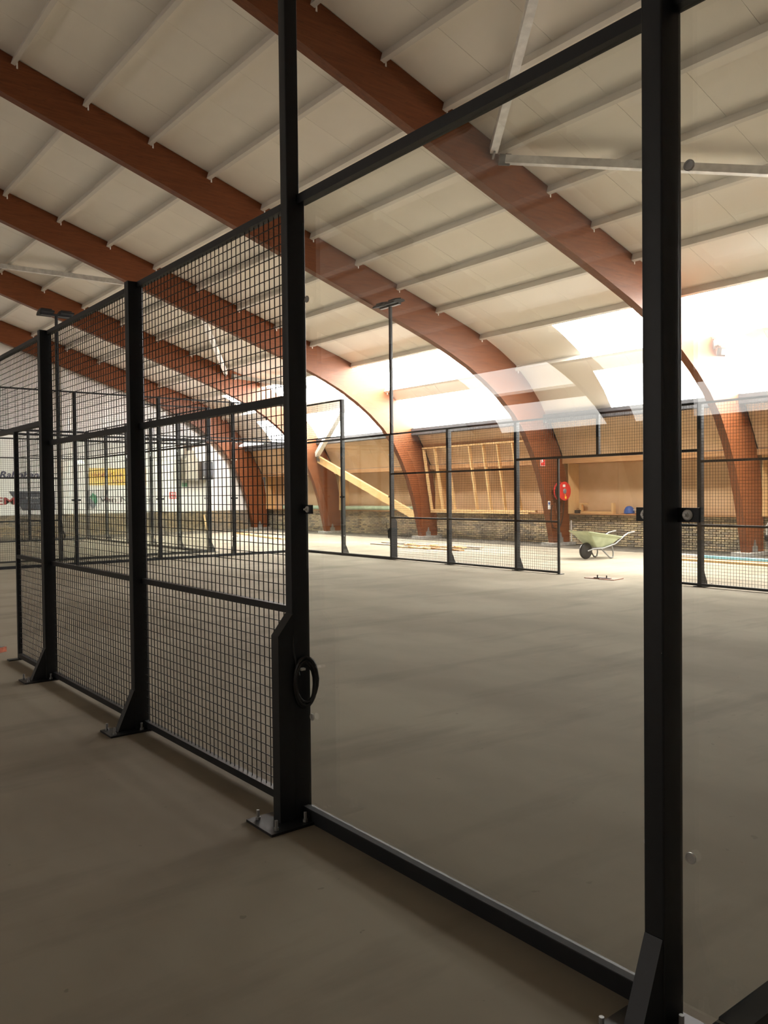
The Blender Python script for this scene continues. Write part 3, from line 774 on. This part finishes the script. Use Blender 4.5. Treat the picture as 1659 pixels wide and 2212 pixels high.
# floor box between the gate jambs
T = thing('floor_plate', 'thin rusty brown plates with dark handle lying inside the far gate', 'plate', (12.3, 9.28, 0), .15)
part('plate', MB().box(-.18, .18, -.30, .0, 0, .014), 'rust', T); part('plate', MB().box(-.12, .22, .02, .32, 0, .014), 'rust', T)
part('steel_strip', MB().box(-.10, -.04, -.18, .14, .014, .028), 'dark', T)
part('bolt', MB().lathe([(.012, .028), (.012, .07)], 8, 'z', (-.07, -.1, 0)), 'dark', T); part('bolt', MB().lathe([(.012, .028), (.012, .07)], 8, 'z', (-.07, .08, 0)), 'dark', T)

# planks on the floor behind the far lamp post
pl = [((15.75, 18.9), 3.4, .02, .0, 'greywood', 'long grey plank, leftmost in the pile behind the far lamp post'), ((16.35, 19.4), 3.0, -.03, .0, 'greywood', 'grey plank at the back of the pile behind the far fence'),
      ((15.9, 17.9), 2.4, .05, .035, 'pine', 'pale pine plank lying across the plank pile'), ((15.5, 17.4), 2.2, -.02, .0, 'oldpine', 'brown plank at the front of the plank pile'),
      ((16.2, 17.3), 1.9, .08, .035, 'greywood', 'grey plank on top at the right of the plank pile'), ((15.35, 18.2), 1.5, .03, .0, 'pine', 'short pale plank at the front left of the plank pile')]
for (x, y2), l, rz, z, mt, lab in pl:
    T = thing('plank', lab, 'plank', (x, y2, z), rz, 'planks on the floor behind the far fence')
    part('board', MB().box(-.09, .09, -l/2, l/2, .0, .032), mt, T)
    if mt != 'greywood':
        for q in (-.4, 0, .4): part('cleat', MB().box(-.14, .14, q*l-.04, q*l+.04, .032, .055), mt, T)
T = thing('plank', 'long pale board on the floor along the far brick wall by the gable', 'plank', (15.9, 28.0, 0), -.22)
part('board', MB().box(-.1, .1, -3.0, 3.0, 0, .05), 'pine', T); part('batten', MB().box(-.25, -.2, -2.6, 2.8, 0, .04), 'pine', T)
# foam strip and plank at the right
T = thing('foam_strip', 'long white and light blue strip on the floor at the right edge', 'strip', (17.2, 8.8, 0), -.06)
part('strip', MB().box(-.08, .08, -2.6, 1.6, 0, .10), 'cyan', T); part('white_end', MB().box(-.08, .08, 1.6, 3.0, 0, .10), 'cloth', T)
T = thing('plank', 'tan plank on the floor before the light blue strip', 'plank', (16.75, 8.8, 0), -.05)
part('board', MB().box(-.12, .12, -2.6, 2.4, 0, .05), 'pine', T); part('batten', MB().box(.14, .2, -2.5, 2.2, 0, .06), 'oldpine', T)
T = thing('drain_pipe', 'white bent pipe with dark valve on the arch at right edge', 'pipe', (19.66, ARCH_Y[3]-.13, .085))
part('pipe', MB().tube([(0, 0, .3), (0, 0, .62), (.02, -.03, .7), (.02, -.2, .72)], .014, 8), 'cloth', T, True); part('valve', MB().lathe([(.03, .25), (.05, .28), (.05, .36), (.03, .39)], 10), 'dark', T)
part('chain', MB().tube([(0, 0, .24), (0, 0, .0)], .01, 6), 'zinc', T)

# black bar on the floor just inside the nearest post
T = thing('rubber_strip', 'black rubber strip lying on the floor inside the nearest post', 'strip', (2.20, 1.24, 0), .0)
part('bar', MB().rrect(0, 1.6, -.05, .03, 0, .05, .01), 'matte', T); part('flange', MB().box(0, 1.6, .03, .06, 0, .008), 'matte', T)
# clay fragment at left edge
T = thing('clay_brick', 'orange clay brick lying on the floor at the left edge', 'brick', (2.09, 9.10, 0), .5)
part('body', MB().rrect(-.05, .05, -.10, .10, 0, .05, .008), 'brickorange', T); part('mortar_crust', MB().box(-.04, .03, -.09, .05, .05, .056), 'mortar', T)

# coiled cables hanging from the lamp posts
def coil(label, x, y2, z, ax, s=1.0):
    T = thing('cable_coil', label, 'cable', (x, y2, z))
    rnd = random.Random(3)
    for i in range(6):
        pts = []; rx = .05+.012*rnd.random(); rz = .10+.016*rnd.random(); off = (.012*(i % 3), .012*(i//3))
        for k in range(20):
            a = 2*PI*k/20; u = rx*math.cos(a)+rnd.uniform(-.002, .002); w = rz*math.sin(a)
            pts.append((off[1]+u*ax[0]+.01*ax[1]*i, u*ax[1]-off[0], w+.006*i))
        part('loop', MB().tube(pts, .0068, 6, True), 'rubber', T, True)
    part('lead', MB().tube([(-.03, .0, .05), (-.05, .015, .16), (-.055, .02, .28)], .006, 6), 'rubber', T, True)
    part('cable_tie', MB().box(-.03, -.005, -.02, .0, .075, .085), 'cloth', T)
coil('coil of black cable hanging on the tall near lamp post', X0-.045, CY-.045, .655, (.85, -.3))
coil('coil of black cable at the foot of the far lamp post', X1-.02, cy(16)+.045, .62, (.8, .5))
coil('coil of black cable at the second court lamp post', vx(4)+.05, C0-.02, .60, (1, 0))

# ------------------------------------------------------------------ gable wall: banners and fittings (flat print stays flat)
yg = YF-.012
T = thing('sponsor_sign', 'navy italic lettering on the white end wall at the left edge', 'sign', (8.09, yg, 2.34))
wall_text('lettering', 'Rabobank', .36, 'navy', 0, 0, 0, 1.68, T, .25, .006)
T = thing('sponsor_sign', 'red capital letters beside a slate panel, low on the end wall', 'sign', (8.63, yg, 1.31))
wall_text('lettering', 'EM', .40, 'darkred', -.70, -.012, 0, .70, T, 0, .004)
part('slate_panel', MB().prism([(-.22, .51), (1.5, .51), (1.5, -.24), (.28, -.24)], -.004, .004, 'y'), 'slate', T)
wall_text('small_print', 'account', .17, 'whitepaint', .40, -.006, .20, .62, T); wall_text('small_print', 'adviseurs', .15, 'grey', .45, -.006, .0, .62, T)
T = thing('yellow_banner', 'yellow advertising banner on the white end wall', 'banner', (11.43, yg, 2.05))
part('banner_sheet', MB().box(0, 2.48, -.006, .008, 0, .70), 'yellow', T)
wall_text('lettering', 'SANNY v.d. PETTE', .2, 'darkred', .12, -.008, .36, 2.2, T); wall_text('lettering', '15531', .2, 'darkred', 1.05, -.008, .09, .72, T)
part('logo', MB().box(.28, .62, -.009, -.006, .06, .20), 'yellow2', T)
T = thing('sponsor_sign', 'dark lettering with grey and green hexagon logo under the yellow banner', 'sign', (11.46, yg, 1.08))
wall_text('lettering', 'Van Norden', .32, 'dark', .46, 0, .26, 2.3, T)
part('logo_green', MB().prism([(.17, .65), (.34, .52), (.36, .30), (.30, .14), (.17, .35)], -.004, .004, 'y'), 'green', T)
part('logo_grey', MB().prism([(.0, .45), (.17, .35), (.30, .14), (.19, .0), (.12, .04), (.0, .22)], -.006, .004, 'y'), 'grey', T)
part('logo_green', MB().prism([(.02, .47), (.13, .60), (.17, .65), (.17, .37)], -.004, .004, 'y'), 'green', T)
T = thing('heater_unit', 'taupe heater casing with duct on the white end wall', 'heater', (15.79, yg, 2.25))
part('casing', MB().rrect(-.30, .36, -.45, 0, 0, .95, .03), 'unit', T); part('hood', MB().prism([(-.22, .95), (.3, .95), (.18, 1.3), (-.1, 1.3)], -.36, -.05, 'y'), 'unit', T)
part('duct', MB().tube([(.04, -.2, 1.28), (.04, -.2, 1.55), (.04, .0, 1.62)], .11, 12), 'alu', T, True)
T = thing('scoreboard', 'dark rectangular scoreboard hanging on the white end wall', 'scoreboard', (16.49, yg-.5, 2.28))
part('casing', MB().box(-.26, .27, -.05, .48, 0, .79), 'dark', T); part('screen', MB().box(-.22, .23, -.055, -.05, .18, .75), 'slate', T)
for q in (-.19, .12): part('indicator', MB().lathe([(0, -.06), (.025, -.06), (.025, -.05)], 10, 'y', (q, 0, .1)), 'whitepaint', T)
T = thing('fire_sign', 'red fire safety sign on the white end wall', 'sign', (15.10, yg, 1.60))
part('sign_plate', MB().box(-.15, .15, -.006, .008, -.15, .15), 'red', T)
part('pictogram', MB().box(-.10, -.02, -.009, -.006, -.1, -.02).box(.02, .1, -.009, -.006, .02, .1).box(-.10, -.02, -.009, -.006, .03, .1).box(.02, .1, -.009, -.006, -.1, -.03), 'whitepaint', T)
T = thing('exit_sign', 'small dark green sign below the taupe heater', 'sign', (15.65, yg, 2.06))
part('sign_plate', MB().rrect(-.12, .12, -.006, .006, 0, .002, .002), 'green', T); part('sign_face', MB().box(-.12, .12, -.008, .008, -.085, .085), 'green', T)
T = thing('leaning_slat', 'short pale slat leaning against the end wall brickwork', 'plank', (16.5, YF-.32, 0))
part('board', MB().beam((0.05, 0, .02), (0, .20, .72), .07, .03, (0, 1, 0)), 'pine_z', T); part('cleat', MB().beam((0.035, .03, .16), (.03, .05, .22), .09, .05, (0, 1, 0)), 'pine', T)
for x in (10.52, 14.7):
    P, t, n = at_x(x)
    part('column', MB().box(x-.13, x+.13, YF-.16, YF, .895, P.z-.1), 'gable', wall_gable)
for x in (4, 5, 6, 7, 8, 9, 10, 11, 12, 13, 14, 15, 16): part('sheet_joint', MB().box(x*1.1-.006, x*1.1+.006, YF-.004, YF, .895, at_x(min(x*1.1, 17))[0].z-.1), 'purlin', wall_gable)
